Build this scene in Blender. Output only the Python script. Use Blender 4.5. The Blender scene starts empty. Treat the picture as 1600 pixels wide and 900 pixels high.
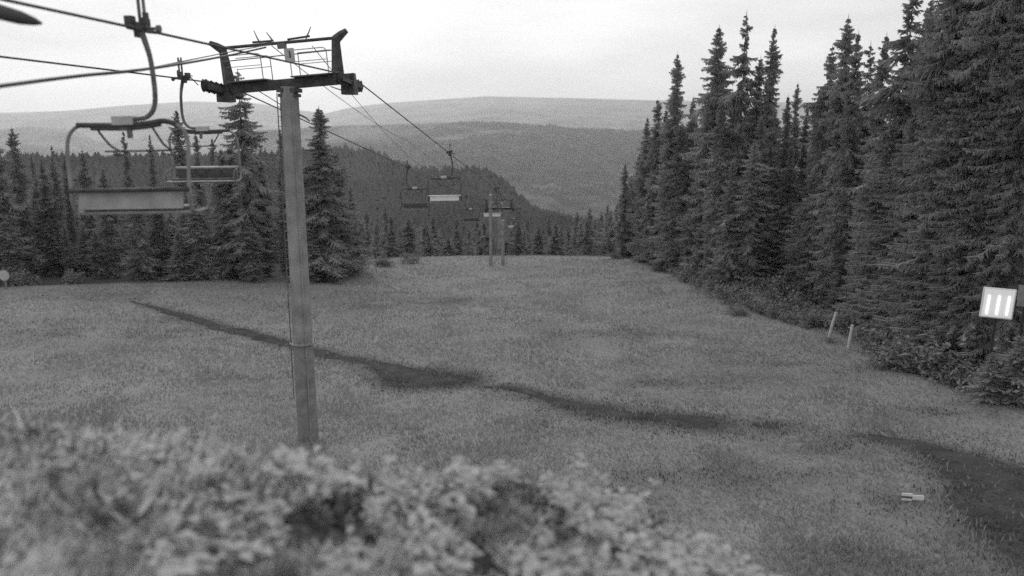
import bpy, math, random
import numpy as np
from mathutils import Vector, Matrix
random.seed(7); rng = np.random.default_rng(11)
R = math.radians
S = bpy.context.scene
COL = S.collection

# ------------------------------------------------------------------ camera, world, sun, exposure
PITCH = R(11.7); F = 1256.0
cam = bpy.data.cameras.new('camera'); co = bpy.data.objects.new('camera', cam); COL.objects.link(co)
cam.sensor_width = 36; cam.lens = 36*F/1600; cam.clip_end = 90000; cam.clip_start = .05
cam.dof.use_dof = True; cam.dof.focus_distance = 30; cam.dof.aperture_fstop = .52
co.location = (0, 0, 0); co.rotation_euler = (R(90)-PITCH, 0, 0)
S.camera = co
S.view_settings.view_transform = 'Standard'; S.view_settings.look = 'None'
S.view_settings.exposure = 0; S.view_settings.gamma = 1
S.cycles.max_bounces = 5; S.cycles.diffuse_bounces = 4; S.cycles.volume_bounces = 3
S.cycles.use_denoising = False

SUN_EL, SUN_AZ = R(28), R(-22)          # azimuth measured from +Y towards +X
W = bpy.data.worlds.new('World'); S.world = W; W.use_nodes = True
nt = W.node_tree; nt.nodes.clear()
N = nt.nodes.new; L = nt.links.new
out = N('ShaderNodeOutputWorld'); bg = N('ShaderNodeBackground'); bg.inputs[1].default_value = .1
sky = N('ShaderNodeTexSky'); sky.sky_type = 'NISHITA'; sky.sun_disc = False
sky.sun_elevation = SUN_EL; sky.sun_rotation = -SUN_AZ
bw = N('ShaderNodeRGBToBW'); L(sky.outputs[0], bw.inputs[0])
tc = N('ShaderNodeTexCoord'); mp = N('ShaderNodeMapping'); mp.inputs['Scale'].default_value = (1.2, 1.2, 5.5)
L(tc.outputs['Generated'], mp.inputs[0])
cl = N('ShaderNodeTexNoise'); cl.inputs['Scale'].default_value = 2.3; cl.inputs['Detail'].default_value = 5
cl.inputs['Roughness'].default_value = .5
L(mp.outputs[0], cl.inputs['Vector'])
cr = N('ShaderNodeMapRange'); cr.inputs[1].default_value = .3; cr.inputs[2].default_value = .7
cr.inputs[3].default_value = 6.9; cr.inputs[4].default_value = 10.6
L(cl.outputs[0], cr.inputs[0])
# the cloud sheet is brighter round the low, hidden sun
dot = N('ShaderNodeVectorMath'); dot.operation = 'DOT_PRODUCT'
gaz = R(-14)
dot.inputs[1].default_value = (math.sin(gaz)*math.cos(R(5)), math.cos(gaz)*math.cos(R(5)), math.sin(R(5)))
L(tc.outputs['Generated'], dot.inputs[0])
gr = N('ShaderNodeMapRange'); gr.inputs[1].default_value = .6; gr.inputs[2].default_value = 1
gr.inputs[3].default_value = .86; gr.inputs[4].default_value = 1.2
L(dot.outputs['Value'], gr.inputs[0])
mu = N('ShaderNodeMath'); mu.operation = 'MULTIPLY'; L(cr.outputs[0], mu.inputs[0]); L(gr.outputs[0], mu.inputs[1])
mx = N('ShaderNodeMix'); mx.data_type = 'FLOAT'; mx.inputs[0].default_value = .93
L(bw.outputs[0], mx.inputs[2]); L(mu.outputs[0], mx.inputs[3])
L(mx.outputs[0], bg.inputs[0]); L(bg.outputs[0], out.inputs[0])

sd = bpy.data.lights.new('sun', 'SUN'); sd.energy = 1.0; sd.angle = R(14); sd.color = (1, 1, 1)
so = bpy.data.objects.new('sun', sd); COL.objects.link(so)
dsun = Vector((math.sin(SUN_AZ)*math.cos(SUN_EL), math.cos(SUN_AZ)*math.cos(SUN_EL), math.sin(SUN_EL)))
so.rotation_euler = dsun.to_track_quat('Z', 'Y').to_euler()

# ------------------------------------------------------------------ picture measurements -> places
CP, SP = math.cos(PITCH), math.sin(PITCH)
def ray(px, py):
    dx, dy = px-800, 450-py
    return dx, F*CP+dy*SP, dy*CP-F*SP
def P(px, py, Y):
    a, b, c = ray(px, py); return Vector((a/b*Y, Y, c/b*Y))
def elev(px, py):
    a, b, c = ray(px, py); return math.atan2(a, b), c/math.hypot(a, b)

def interp(x, pts):
    return np.interp(x, [p[0] for p in pts], [p[1] for p in pts])
def ridge_table(pts):
    e = [elev(*p) for p in pts]; return [a for a, _ in e], [t for _, t in e]
FAR = ridge_table([(-900,175),(-200,185),(0,176),(100,173),(200,164),(300,158),(400,161),(470,172),(510,177),(540,169),(600,161),(700,154),(760,150),(900,153),(1010,156),(1300,160),(2400,150)])
LEFTH = ridge_table([(-900,190),(-200,204),(0,201),(50,196),(100,200),(130,207),(150,220),(168,222),(200,232),(230,240),(260,260),(330,320),(2400,600)])
MID = ridge_table([(-900,420),(250,330),(300,290),(360,228),(400,204),(450,202),(540,196),(600,195),(660,193),(720,191),(780,192),(850,197),(860,195),(885,200),(960,203),(1010,204),(1300,208),(2400,195)])
SPUR = ridge_table([(-900,260),(0,249),(300,247),(450,243),(530,234),(570,237),(610,251),(650,266),(760,269),(785,284),(815,312),(850,334),(900,346),(960,352),(1050,372),(2400,430)])

def vnoise(x, y, s, seed=0):
    x = x/s; y = y/s
    xi = np.floor(x).astype(np.int64); yi = np.floor(y).astype(np.int64)
    fx = x-xi; fy = y-yi; fx = fx*fx*(3-2*fx); fy = fy*fy*(3-2*fy)
    def h(a, b):
        v = (a*374761393+b*668265263+seed*974711) & 0xffffffff
        v = ((v ^ (v >> 13))*1274126177) & 0xffffffff
        return ((v ^ (v >> 16)) & 0xffff)/65535.0
    return (h(xi,yi)*(1-fx)+h(xi+1,yi)*fx)*(1-fy)+(h(xi,yi+1)*(1-fx)+h(xi+1,yi+1)*fx)*fy
def fbm(x, y, s, seed=0, o=4):
    t = 0; a = 1; n = 0
    for k in range(o):
        t = t+a*(vnoise(x, y, s/2**k, seed+k)-.5); n += a; a *= .55
    return t/n*2
BANK = [(-12,-2.15),(-3.8,-2.44),(-2.2,-2.54),(-1.4,-2.68),(.24,-3.05),(1.4,-3.45),(2.0,-3.85),(3.5,-5.0),(6,-8.5)]
def height(x, y):
    x = np.asarray(x, float); y = np.asarray(y, float)
    r = np.hypot(x, y)+1e-6; az = np.arctan2(x, y)
    yc = np.interp(x, [-80,-45,-12,60], [60,70,88,92])
    z = -8.5-.075*np.minimum(y, yc)
    over = np.maximum(y-yc, 0)
    z = z-.32*(np.sqrt(over**2+36)-6)
    z = np.maximum(z, -335+25*fbm(x, y, 900, 5))
    near = np.exp(-(r/160)**2)
    z = z+near*(.28*fbm(x, y, 11, 1, 3)+.5*fbm(x, y, 34, 9, 2))*np.clip((y-8)/14, 0, 1)
    # vegetated bank just below the camera
    top = interp(x, BANK)+.12*fbm(x, y, 1.7, 3, 2)
    yb = 6.0+.35*np.sin(x*.9)
    bank = top-np.maximum(y-yb, 0)*1.0-.10*np.maximum(yb-y, 0)*np.clip(yb-y-3.2, 0, 9)*.3
    z = np.where(y < 25, np.maximum(z, bank), z)
    def rg(tab, dist, fs, bs, amp, sc, seed):
        t = np.interp(az, tab[0], tab[1])
        pk = dist*t
        d = r-dist
        return np.where(d < 0, pk+d*fs, pk-d*bs)+amp*fbm(x, y, sc, seed, 5)*np.clip(np.abs(d)/dist*6, .0, 1)
    zf = np.maximum(rg(SPUR, 700, .42, .4, 9, 160, 21), rg(MID, 5500, .095, .3, 75, 1500, 31))
    zf = np.maximum(zf, rg(LEFTH, 9000, .12, .2, 90, 2200, 41))
    zf = np.maximum(zf, rg(FAR, 16500, .09, .1, 130, 4200, 51))
    return np.where((r > 250) & (y > 0), np.maximum(z, zf), z)
def hz(x, y): return float(height(x, y))
def G(px, py):
    a, b, c = ray(px, py); lo = 2.0
    Y = 2.0
    while Y < 400:
        if hz(a/b*Y, Y) > c/b*Y: break
        lo = Y; Y *= 1.01
    hi = Y
    for _ in range(18):
        m = (lo+hi)/2
        if hz(a/b*m, m) > c/b*m: hi = m
        else: lo = m
    return Vector((a/b*hi, hi, c/b*hi))

# ------------------------------------------------------------------ materials (all grey: the camera sees infra-red)
def mat(name, v, rough=.8, var=.0, scale=4, metal=0, bump=0, bscale=30, v2=None, transl=0, spec=.3, detail=5):
    m = bpy.data.materials.new(name); m.use_nodes = True; t = m.node_tree
    b = t.nodes['Principled BSDF']; b.inputs['Roughness'].default_value = rough
    b.inputs['Metallic'].default_value = metal; b.inputs['Specular IOR Level'].default_value = spec
    v = v; hi = v2 if v2 is not None else v*(1+var); lo = v if v2 is not None else v*(1-var)
    g = t.nodes.new('ShaderNodeNewGeometry')
    n = t.nodes.new('ShaderNodeTexNoise'); n.inputs['Scale'].default_value = scale; n.inputs['Detail'].default_value = detail
    t.links.new(g.outputs['Position'], n.inputs['Vector'])
    r = t.nodes.new('ShaderNodeMapRange'); r.inputs[1].default_value = .32; r.inputs[2].default_value = .68
    r.inputs[3].default_value = lo; r.inputs[4].default_value = hi
    t.links.new(n.outputs[0], r.inputs[0]); t.links.new(r.outputs[0], b.inputs['Base Color'])
    if bump:
        n2 = t.nodes.new('ShaderNodeTexNoise'); n2.inputs['Scale'].default_value = bscale; n2.inputs['Detail'].default_value = 6
        t.links.new(g.outputs['Position'], n2.inputs['Vector'])
        bp = t.nodes.new('ShaderNodeBump'); bp.inputs['Strength'].default_value = bump; bp.inputs['Distance'].default_value = .5/bscale*4
        t.links.new(n2.outputs[0], bp.inputs['Height']); t.links.new(bp.outputs[0], b.inputs['Normal'])
    if transl:
        tr = t.nodes.new('ShaderNodeBsdfTranslucent'); t.links.new(r.outputs[0], tr.inputs[0])
        ms = t.nodes.new('ShaderNodeMixShader'); ms.inputs[0].default_value = transl
        t.links.new(b.outputs[0], ms.inputs[1]); t.links.new(tr.outputs[0], ms.inputs[2])
        t.links.new(ms.outputs[0], t.nodes['Material Output'].inputs[0])
    return m
M = {
 'crown': mat('conifer_needles', .29, .9, v2=.44, scale=.55, spec=.1, transl=.3),
 'crown2': mat('conifer_needles_pale', .35, .9, v2=.50, scale=.6, spec=.1, transl=.3),
 'trunk': mat('bark', .09, .9, var=.4, scale=6, bump=.5),
 'shrub': mat('shrub_leaves', .20, .9, v2=.36, scale=1.2, transl=.2, spec=.1),
 'far': mat('far_needles', .08, 1, v2=.16, scale=.012, spec=0),
 'grass': mat('meadow_grass', .28, .9, v2=.41, scale=.35, transl=.25, spec=.1),
 'dgrass': mat('wet_herbs_and_falloff', .085, .9, v2=.20, scale=.9, spec=.1),  # herbs of the trail, also the dark tone of the painted falloff
 'weed': mat('pale_weed_leaves', .50, .8, v2=.68, scale=1.6, transl=.3, spec=.2),  # paled: the camera's infra-red lamp light is put into the leaf colour
 'bgrass': mat('lamp_paled_bank_grass', .58, .8, v2=.82, scale=1.5, transl=.3, spec=.1),  # near lamp light painted into the grass as a paler tone
 'weedd': mat('dull_weed_leaves', .11, .8, v2=.26, scale=2.2, transl=.2, spec=.1),
 'soil_falloff': mat('damp_soil_and_falloff', .05, .95, v2=.095, scale=1.3, bump=.6, bscale=9, spec=.1),  # trail soil, darkened further to paint the lower-right falloff
 'galv': mat('galvanised_steel', .32, .75, var=.22, scale=2.2, metal=0, bump=.08, bscale=25),
 'galvd': mat('darker_steel', .27, .7, var=.22, scale=3, bump=.08, bscale=25),  # slightly darker tone for the lower pole and chair side frames
 'dark': mat('dark_weathered_steel', .085, .6, var=.35, scale=5, metal=0),
 'mid': mat('grey_painted_steel', .17, .6, var=.3, scale=6, metal=.2),
 'rubber': mat('black_rubber', .05, .7, var=.3, scale=12),
 'stakew': mat('pale_bare_wood', .6, .8, var=.1),
 'pale': mat('pale_painted_metal', .52, .5, var=.16, scale=5),
 'panel': mat('scuffed_seat_panel', .30, .55, v2=.46, scale=3.2),
 'white': mat('white_paint', .85, .5, var=.04, scale=9),
 'rope': mat('wire_rope', .08, .6, var=.2, scale=30, metal=.3),
 'pad': mat('black_seat_pad', .11, .7, var=.3, scale=9),
 'wood': mat('weathered_wood', .26, .85, var=.25, scale=9, bump=.3),
 'concrete': mat('concrete', .25, .9, var=.2, scale=5, bump=.3),
 'lampglass': mat('diffuser_plastic', .7, .4, var=.05),
}
def ground_material():
    m = bpy.data.materials.new('meadow_and_forest_floor'); m.use_nodes = True; t = m.node_tree; b = t.nodes['Principled BSDF']
    b.inputs['Roughness'].default_value = 1; b.inputs['Specular IOR Level'].default_value = .05
    nn = t.nodes.new; l = t.links.new
    g = nn('ShaderNodeNewGeometry')
    def noise(s, d=6, ro=.55):
        n = nn('ShaderNodeTexNoise'); n.inputs['Scale'].default_value = s; n.inputs['Detail'].default_value = d; n.inputs['Roughness'].default_value = ro
        l(g.outputs['Position'], n.inputs['Vector']); return n.outputs[0]
    def mr(src, a, b_, c, d):
        n = nn('ShaderNodeMapRange'); n.inputs[1].default_value = a; n.inputs[2].default_value = b_; n.inputs[3].default_value = c; n.inputs[4].default_value = d
        l(src, n.inputs[0]); return n.outputs[0]
    def mth(op, a, c):
        n = nn('ShaderNodeMath'); n.operation = op; l(a, n.inputs[0])
        if isinstance(c, (int, float)): n.inputs[1].default_value = c
        else: l(c, n.inputs[1])
        return n.outputs[0]
    at = nn('ShaderNodeAttribute'); at.attribute_name = 'cover'
    sep = nn('ShaderNodeSeparateColor'); l(at.outputs['Color'], sep.inputs[0])
    meadow = mth('MULTIPLY', mr(noise(.16), .3, .7, .235, .315), mr(noise(2.2, 8, .7), .25, .75, .88, 1.12))
    wood = mr(noise(.3, 9, .62), .3, .7, .07, .13)
    farw = mth('MULTIPLY', mr(noise(.0016, 8, .6),   .4, .6, .05, .20), mr(noise(.02, 6, .7), .3, .7, .7, 1.3))
    def mix(f, a, c):
        n = nn('ShaderNodeMix'); n.data_type = 'FLOAT'; l(f, n.inputs[0]); l(a, n.inputs[2]); l(c, n.inputs[3]); return n.outputs[0]
    c = mix(sep.outputs[0], meadow, wood)      # R = forest floor
    c = mix(sep.outputs[1], c, farw)           # G = far wooded hills
    drk = mr(noise(1.9, 4), .3, .7, .035, .10)
    c = mix(sep.outputs[2], c, drk)            # B = bare dark soil, with the corner falloff painted in
    l(c, b.inputs['Base Color'])
    bp = nn('ShaderNodeBump'); bp.inputs['Strength'].default_value = .5; bp.inputs['Distance'].default_value = .12
    l(noise(6, 8, .7), bp.inputs['Height']); l(bp.outputs[0], b.inputs['Normal'])
    return m

# ------------------------------------------------------------------ mesh helpers
class MB:
    def __init__(s): s.v = []; s.f = []
    def add(s, vs, fs):
        n = len(s.v); s.v += [tuple(v) for v in vs]; s.f += [tuple(i+n for i in f) for f in fs]; return s
    def box(s, c, d, rot=None, taper=1.0):
        vs = []
        for z in (-.5, .5):
            k = taper if z > 0 else 1
            for x, y in ((-.5,-.5),(.5,-.5),(.5,.5),(-.5,.5)):
                p = Vector((x*d[0]*k, y*d[1]*k, z*d[2]))
                if rot: p = rot @ p
                vs.append(p+Vector(c))
        return s.add(vs, [(3,2,1,0),(4,5,6,7),(0,1,5,4),(1,2,6,5),(2,3,7,6),(3,0,4,7)])
    def tube(s, pts, r, n=8, caps=True):
        pts = [Vector(p) for p in pts]; rs = r if isinstance(r, (list, tuple)) else [r]*len(pts)
        vs = []; fs = []
        up = Vector((0,0,1))
        d0 = (pts[1]-pts[0]).normalized()
        if abs(d0.dot(up)) > .95: up = Vector((1,0,0))
        u = d0.cross(up).normalized()
        for i, p in enumerate(pts):
            d = ((pts[min(i+1, len(pts)-1)]-pts[max(i-1, 0)])).normalized()
            u = (u-d*u.dot(d)).normalized(); w = d.cross(u)
            for k in range(n):
                a = 2*math.pi*k/n; vs.append(p+(u*math.cos(a)+w*math.sin(a))*rs[i])
        for i in range(len(pts)-1):
            for k in range(n):
                k2 = (k+1) % n; fs.append((i*n+k, i*n+k2, (i+1)*n+k2, (i+1)*n+k))
        if caps:
            fs.append(tuple(range(n-1, -1, -1))); fs.append(tuple((len(pts)-1)*n+k for k in range(n)))
        return s.add(vs, fs)
    def build(s, name, m, parent=None, smooth=False, bevel=0):
        me = bpy.data.meshes.new(name); me.from_pydata(s.v, [], s.f); me.validate(); me.update()
        me.materials.append(m)
        if smooth: me.shade_smooth()
        o = bpy.data.objects.new(name, me); COL.objects.link(o)
        if parent is not None: o.parent = parent
        if bevel:
            b = o.modifiers.new('bevel', 'BEVEL'); b.width = bevel; b.segments = 2; b.limit_method = 'ANGLE'
        return o
def spline(pts, n=6):
    pts = [Vector(p) for p in pts]; out = []
    for i in range(len(pts)-1):
        p0 = pts[max(i-1, 0)]; p1 = pts[i]; p2 = pts[i+1]; p3 = pts[min(i+2, len(pts)-1)]
        for k in range(n):
            t = k/n
            out.append(.5*((2*p1)+(p2-p0)*t+(2*p0-5*p1+4*p2-p3)*t*t+(3*p1-p0-3*p2+p3)*t**3))
    out.append(pts[-1]); return out
def np_mesh(name, v, f, m, parent=None):
    """v (n,3), f (k,3) triangles"""
    me = bpy.data.meshes.new(name)
    v = np.ascontiguousarray(v, np.float32); f = np.ascontiguousarray(f, np.int32)
    k = f.shape[1]
    me.vertices.add(len(v)); me.vertices.foreach_set('co', v.ravel())
    me.loops.add(f.size); me.loops.foreach_set('vertex_index', f.ravel())
    me.polygons.add(len(f)); me.polygons.foreach_set('loop_start', np.arange(0, f.size, k, dtype=np.int32))
    me.update(calc_edges=True); me.materials.append(m)
    o = bpy.data.objects.new(name, me); COL.objects.link(o)
    if parent is not None: o.parent = parent
    return o
def tag(o, label=None, cat=None, group=None, kind=None):
    for k, v in (('label', label), ('category', cat), ('group', group), ('kind', kind)):
        if v: o[k] = v
    return o
def empty(name, loc, label, cat, group=None, rz=0):
    o = bpy.data.objects.new(name, None); COL.objects.link(o); o.location = loc; o.rotation_euler = (0, 0, rz)
    o.empty_display_size = .3
    return tag(o, label, cat, group)
def copy_tree(o, parent=None):
    c = o.copy(); COL.objects.link(c); c.parent = parent
    for ch in list(o.children): copy_tree(ch, c)
    return c

# ------------------------------------------------------------------ trail, worn ground and painted corner falloff (world polylines)
def polyw(pts):
    return [G(px, py) for px, py in pts]
def strip_pts(pts, step=.35):
    out = []
    for (a, wa), (b, wb) in zip(pts[:-1], pts[1:]):
        n = max(1, int((b-a).length/step))
        for k in range(n): out.append((a.lerp(b, k/n), wa+(wb-wa)*k/n))
    out.append(pts[-1]); return out
# (px, py, half width in metres)
TRAILS_FALLOFF = [
 [(205,471,.2),(250,483,.5),(300,498,.8),(345,512,.9),(400,524,.7),(455,538,.8),(520,556,.9),(575,566,.8),(620,582,1.3),(655,592,2.3),(695,594,2.0),(725,598,.4)],
 [(750,604,.3),(790,606,.6),(830,616,.6),(880,630,.95),(940,643,1.25),(1000,652,1.2),(1060,658,1.3),(1105,661,1.3),(1118,662,.9)],
 [(1178,663,.3),(1200,666,.9),(1220,669,.4)],
 [(1325,680,.2),(1370,685,.8),(1440,698,1.1),(1510,722,1.6),(1590,765,2.3),(1680,830,3.0),(1780,880,3.4),(1900,900,4)],  # lower right: light falloff in the corner painted as a widening dark band
]
FAINT = [(G(a, b), w) for a, b, w in [(150,463,2.0),(190,468,1.6),(285,524,2.0),(320,519,1.8),(1010,745,.9),(1060,746,1.1),(1110,744,1.1),(1160,747,.8),(1250,744,.6),(930,770,.9),(260,498,1.4),(60,520,1.2),(1040,600,1.0),(1210,570,1.2),(1330,580,1.3),(1280,700,.9),(1400,780,1.2),(1500,640,1.6),(700,470,2.2),(560,480,1.6),(900,520,1.5)]]
TR = []
for t in TRAILS_FALLOFF:
    TR.append(strip_pts([(G(a, b), w) for a, b, w in t]))
trail_falloff_xy = np.array([(p.x, p.y, w) for t in TR for p, w in t])
def trail_falloff_dist(x, y):
    """distance to the nearest trail or falloff edge (negative inside)"""
    x = np.asarray(x); y = np.asarray(y); d = np.full(x.shape, 99.0)
    sel = (y < 95) & (y > 8)
    xs, ys = x[sel], y[sel]; dd = np.full(xs.shape, 99.0)
    for px, py, w in trail_falloff_xy:
        dd = np.minimum(dd, np.hypot(xs-px, ys-py)-w)
    d[sel] = dd; return d

def faint(x, y):
    f = np.zeros(np.shape(x))
    for p, w in FAINT: f = np.maximum(f, np.exp(-(((x-p.x)/(w*1.9))**2+((y-p.y)/w)**2)))
    return f*np.clip(.65+1.2*fbm(x, y, 1.3, 19), 0, 1)
# forest edge (world X of the edge at given Y), right and left
EDGE_PX = [(950,402),(1000,408),(1050,426),(1100,446),(1150,468),(1195,462),(1250,474),(1290,484),(1340,505),(1400,550),(1470,580),(1560,600),(1660,625)]
ER = sorted([(g.y, g.x) for g in (G(a, b) for a, b in EDGE_PX)])
ER = [(0, 6)]+[e for e in ER if e[0] > 8]+[(400, ER[-1][1])]
EL = sorted([(g.y, g.x) for g in (G(a, b) for a, b in [(560,424),(450,434),(300,442),(100,446),(-60,452),(-300,470),(-600,500)])])
EL = [(0, -60)]+[(p[0], p[1]) for p in EL]+[(130, -10), (400, 40)]

# ------------------------------------------------------------------ ground sheet
def build_ground():
    az1 = np.concatenate([np.linspace(-math.pi, R(-44), 60, endpoint=False), np.linspace(R(-44), R(44), 640), np.linspace(R(44), math.pi, 61)[1:-1]])
    rr = np.concatenate([np.linspace(.6, 13, 150, endpoint=False), np.geomspace(13, 130, 260, endpoint=False), np.geomspace(130, 640, 60, endpoint=False), np.linspace(640, 760, 24, endpoint=False), np.geomspace(760, 5300, 60, endpoint=False), np.linspace(5300, 5700, 12, endpoint=False), np.geomspace(5700, 18300, 66)])
    A, RR = np.meshgrid(az1, rr)
    X = RR*np.sin(A); Y = RR*np.cos(A); Z = height(X, Y)
    na, nr = len(az1), len(rr)
    v = np.stack([X, Y, Z], -1).reshape(-1, 3)
    i = np.arange((nr-1)*na); r_, c_ = i//na, i % na; c2 = (c_+1) % na
    f = np.stack([r_*na+c_, (r_+1)*na+c_, (r_+1)*na+c2, r_*na+c2], 1)
    cz = len(v); v = np.vstack([v, [[0, 0, hz(0, .1)]]])
    o = np_mesh('ground', v, f, ground_material())
    me = o.data
    x, y = v[:, 0], v[:, 1]; r = np.hypot(x, y)
    er = np.interp(y, [e[0] for e in ER], [e[1] for e in ER]); el = np.interp(y, [e[0] for e in EL], [e[1] for e in EL])
    wob = 1.6*fbm(x, y, 5, 77)
    forest = np.clip((x-er+wob)/2.5, 0, 1)+np.clip((el-x+wob)/2.5, 0, 1)
    yc = np.interp(x, [-80,-45,-12,60], [60,70,88,92])
    forest = np.clip(forest+np.clip((y-yc-4)/3, 0, 1), 0, 1)
    forest = np.where((y < 12) & (x < 20), 0, forest)
    farm = np.clip((r-300)/300, 0, 1)
    td = trail_falloff_dist(x, y)+.35*fbm(x, y, 1.1, 5)
    soil_falloff = np.clip(-td/1.3+.4, 0, 1)*.9
    soil_falloff = np.maximum(soil_falloff, .6*faint(x, y))
    soil_falloff = np.maximum(soil_falloff, np.where((y < 7.5), np.clip(1-np.maximum(x-1.2, 0)/2, 0, .75), 0))
    ca = me.color_attributes.new('cover', 'FLOAT_COLOR', 'POINT')
    ca.data.foreach_set('color', np.stack([forest, farm, soil_falloff, np.ones_like(x)], 1).astype(np.float32).ravel())
    me.shade_smooth()
    return tag(o, kind='structure')
build_ground()

def build_trail_falloff():
    """the bare trail and painted corner falloff: a ragged sheet of soil laid over the ground"""
    V = []; Fc = []
    K = 11
    for ti, t in enumerate(TR):
        n0 = len(V)
        for i, (p, w) in enumerate(t):
            q = t[min(i+1, len(t)-1)][0]-t[max(i-1, 0)][0]; d = Vector((q.x, q.y, 0)).normalized(); s = Vector((d.y, -d.x, 0))
            wl = w*(.8+.8*float(fbm(np.float64(p.x), np.float64(p.y), 1.5, 3))) ; wr = w*(.8+.8*float(fbm(np.float64(p.x+40), np.float64(p.y), 1.5, 8)))
            for k in range(K):
                u = -1+2*k/(K-1); o = u*(wr if u > 0 else wl)
                c = p+s*o
                V.append((c.x, c.y, hz(c.x, c.y)+.045-.085*u*u+.05*float(fbm(np.float64(c.x), np.float64(c.y), .8, 44))))
        for i in range(len(t)-1):
            for k in range(K-1):
                a = n0+i*K+k; Fc.append((a, a+1, a+K+1, a+K))
    o = np_mesh('dirt_path_and_falloff', np.array(V), np.array(Fc), M['soil_falloff']); o.data.shade_smooth()
    tag(o, kind='structure')
build_trail_falloff()

# ------------------------------------------------------------------ grass and weeds
def blades(n, ang, r0, r1, hfun, wk, ok, name, m, logr=True, bend=.35, label=None):
    az = rng.uniform(ang[0], ang[1], n)
    r = np.exp(rng.uniform(np.log(r0), np.log(r1), n)) if logr else rng.uniform(r0, r1, n)
    x = r*np.sin(az); y = r*np.cos(az)
    k = ok(x, y); x, y, r = x[k], y[k], r[k]; n = len(x)
    h = hfun(x, y, n); z = height(x, y)-.02
    a = rng.uniform(0, 2*np.pi, n); w = wk*(.35+r*.045)*rng.uniform(.6, 1.4, n)
    b = rng.uniform(0, 2*np.pi, n); bl = h*rng.uniform(.1, bend*2, n)
    dx, dy = np.cos(a)*w, np.sin(a)*w
    v = np.empty((n, 4, 3))
    v[:, 0] = np.stack([x-dx, y-dy, z], 1); v[:, 1] = np.stack([x+dx, y+dy, z], 1)
    v[:, 2] = np.stack([x+dx*.6+np.cos(b)*bl*.35, y+dy*.6+np.sin(b)*bl*.35, z+h*.6], 1)
    v[:, 3] = np.stack([x+np.cos(b)*bl, y+np.sin(b)*bl, z+h], 1)
    i = np.arange(n)*4
    f = np.concatenate([np.stack([i, i+1, i+2], 1), np.stack([i, i+2, i+3], 1)])
    o = np_mesh(name, v.reshape(-1, 3), f, m)
    return tag(o, label, 'grass', kind='stuff')
def field_ok(x, y):
    er = np.interp(y, [e[0] for e in ER], [e[1] for e in ER]); el = np.interp(y, [e[0] for e in EL], [e[1] for e in EL])
    yc = np.interp(x, [-80,-45,-12,60], [60,70,88,92])
    k = (x < er+2.5*fbm(x, y, 4, 6)) & (x > el-1) & (y < yc+5)
    k &= ~((y < 9.5) & (x < 7)) 
    td = trail_falloff_dist(x, y)+.9*fbm(x, y, 1.2, 15)
    return k & (rng.random(len(x)) < np.clip((td+.9)/2.1, 0.06, 1)*(1-.75*faint(x, y)))
blades(330000, (R(-37), R(37)), 9.5, 98, lambda x, y, n: rng.uniform(.07, .2, n)*(1+.9*fbm(x, y, 2.3, 12)), .012, field_ok, 'meadow_grass', M['grass'],
       label='short mown meadow grass covering the ski run')

def trail_falloff_ok(x, y):
    td = trail_falloff_dist(x, y)+.9*fbm(x, y, 1.2, 15)
    k = (y > 9) & (y < 80)
    return k & (rng.random(len(x)) < np.maximum(np.clip((1.2-td)/2.1, 0, 1), .75*faint(x, y)))
blades(330000, (R(-37), R(37)), 9.5, 75, lambda x, y, n: rng.uniform(.04, .13, n), .012, trail_falloff_ok, 'trail_and_falloff_herbs', M['dgrass'],
       label='dark wet herbs and trodden grass along the trail')

STALK = dict(label='tall thin pale grass stalks fringing the near bank')
blades(1000, (R(-50), R(26)), 5.2, 7.2, lambda x, y, n: rng.uniform(.1, .32, n), .006, lambda x, y: (fbm(x, y, 1.1, 88, 3) > -.1), 'tall_grass', M['bgrass'], **STALK)

def leafclumps(n, xr, yr, hfun, sz, ok, name, m, label, per=7):
    x = rng.uniform(xr[0], xr[1], n); y = rng.uniform(yr[0], yr[1], n)
    k = ok(x, y); x, y = x[k], y[k]; n = len(x)
    h = hfun(x, y, n); base = height(x, y)
    V = []; Fc = []; c = 0
    X = np.repeat(x, per); Y = np.repeat(y, per); H = np.repeat(h, per); B = np.repeat(base, per); t = np.tile(np.linspace(.25, 1, per), n)
    lean = np.repeat(rng.normal(0, .12, n), per); lean2 = np.repeat(rng.normal(0, .12, n), per)
    nn = len(X); a = rng.uniform(0, 2*np.pi, nn); el = rng.uniform(-.3, .9, nn)
    s = sz*rng.uniform(.6, 1.4, nn)*(1.25-.6*t)
    ox = X+lean*H*t; oy = Y+lean2*H*t; oz = B+H*t
    dx, dy, dz = np.cos(a)*np.cos(el), np.sin(a)*np.cos(el), np.sin(el)
    sx, sy = -np.sin(a), np.cos(a)
    w = s*rng.uniform(.22, .4, nn)
    v = np.empty((nn, 5, 3))
    v[:, 0] = np.stack([ox, oy, oz], 1)
    v[:, 1] = np.stack([ox+dx*s*.5+sx*w, oy+dy*s*.5+sy*w, oz+dz*s*.55+.02*s], 1)
    v[:, 2] = np.stack([ox+dx*s, oy+dy*s, oz+dz*s-.25*s], 1)
    v[:, 3] = np.stack([ox+dx*s*.5-sx*w, oy+dy*s*.5-sy*w, oz+dz*s*.55+.02*s], 1)
    v[:, 4] = np.stack([ox+dx*s*.5, oy+dy*s*.5, oz+dz*s*.45-.12*s], 1)
    i = np.arange(nn)*5
    f = np.concatenate([np.stack([i, i+1, i+4], 1), np.stack([i+1, i+2, i+4], 1), np.stack([i+2, i+3, i+4], 1), np.stack([i+3, i, i+4], 1)])
    o = np_mesh(name, v.reshape(-1, 3), f, m)
    return tag(o, label, 'weeds', kind='stuff')
def patch(x, y, s, seed, th): return fbm(x, y, s, seed, 3) > th
bank_zone = lambda x, y: (y < 7.3) & (x < 3.2)
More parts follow.
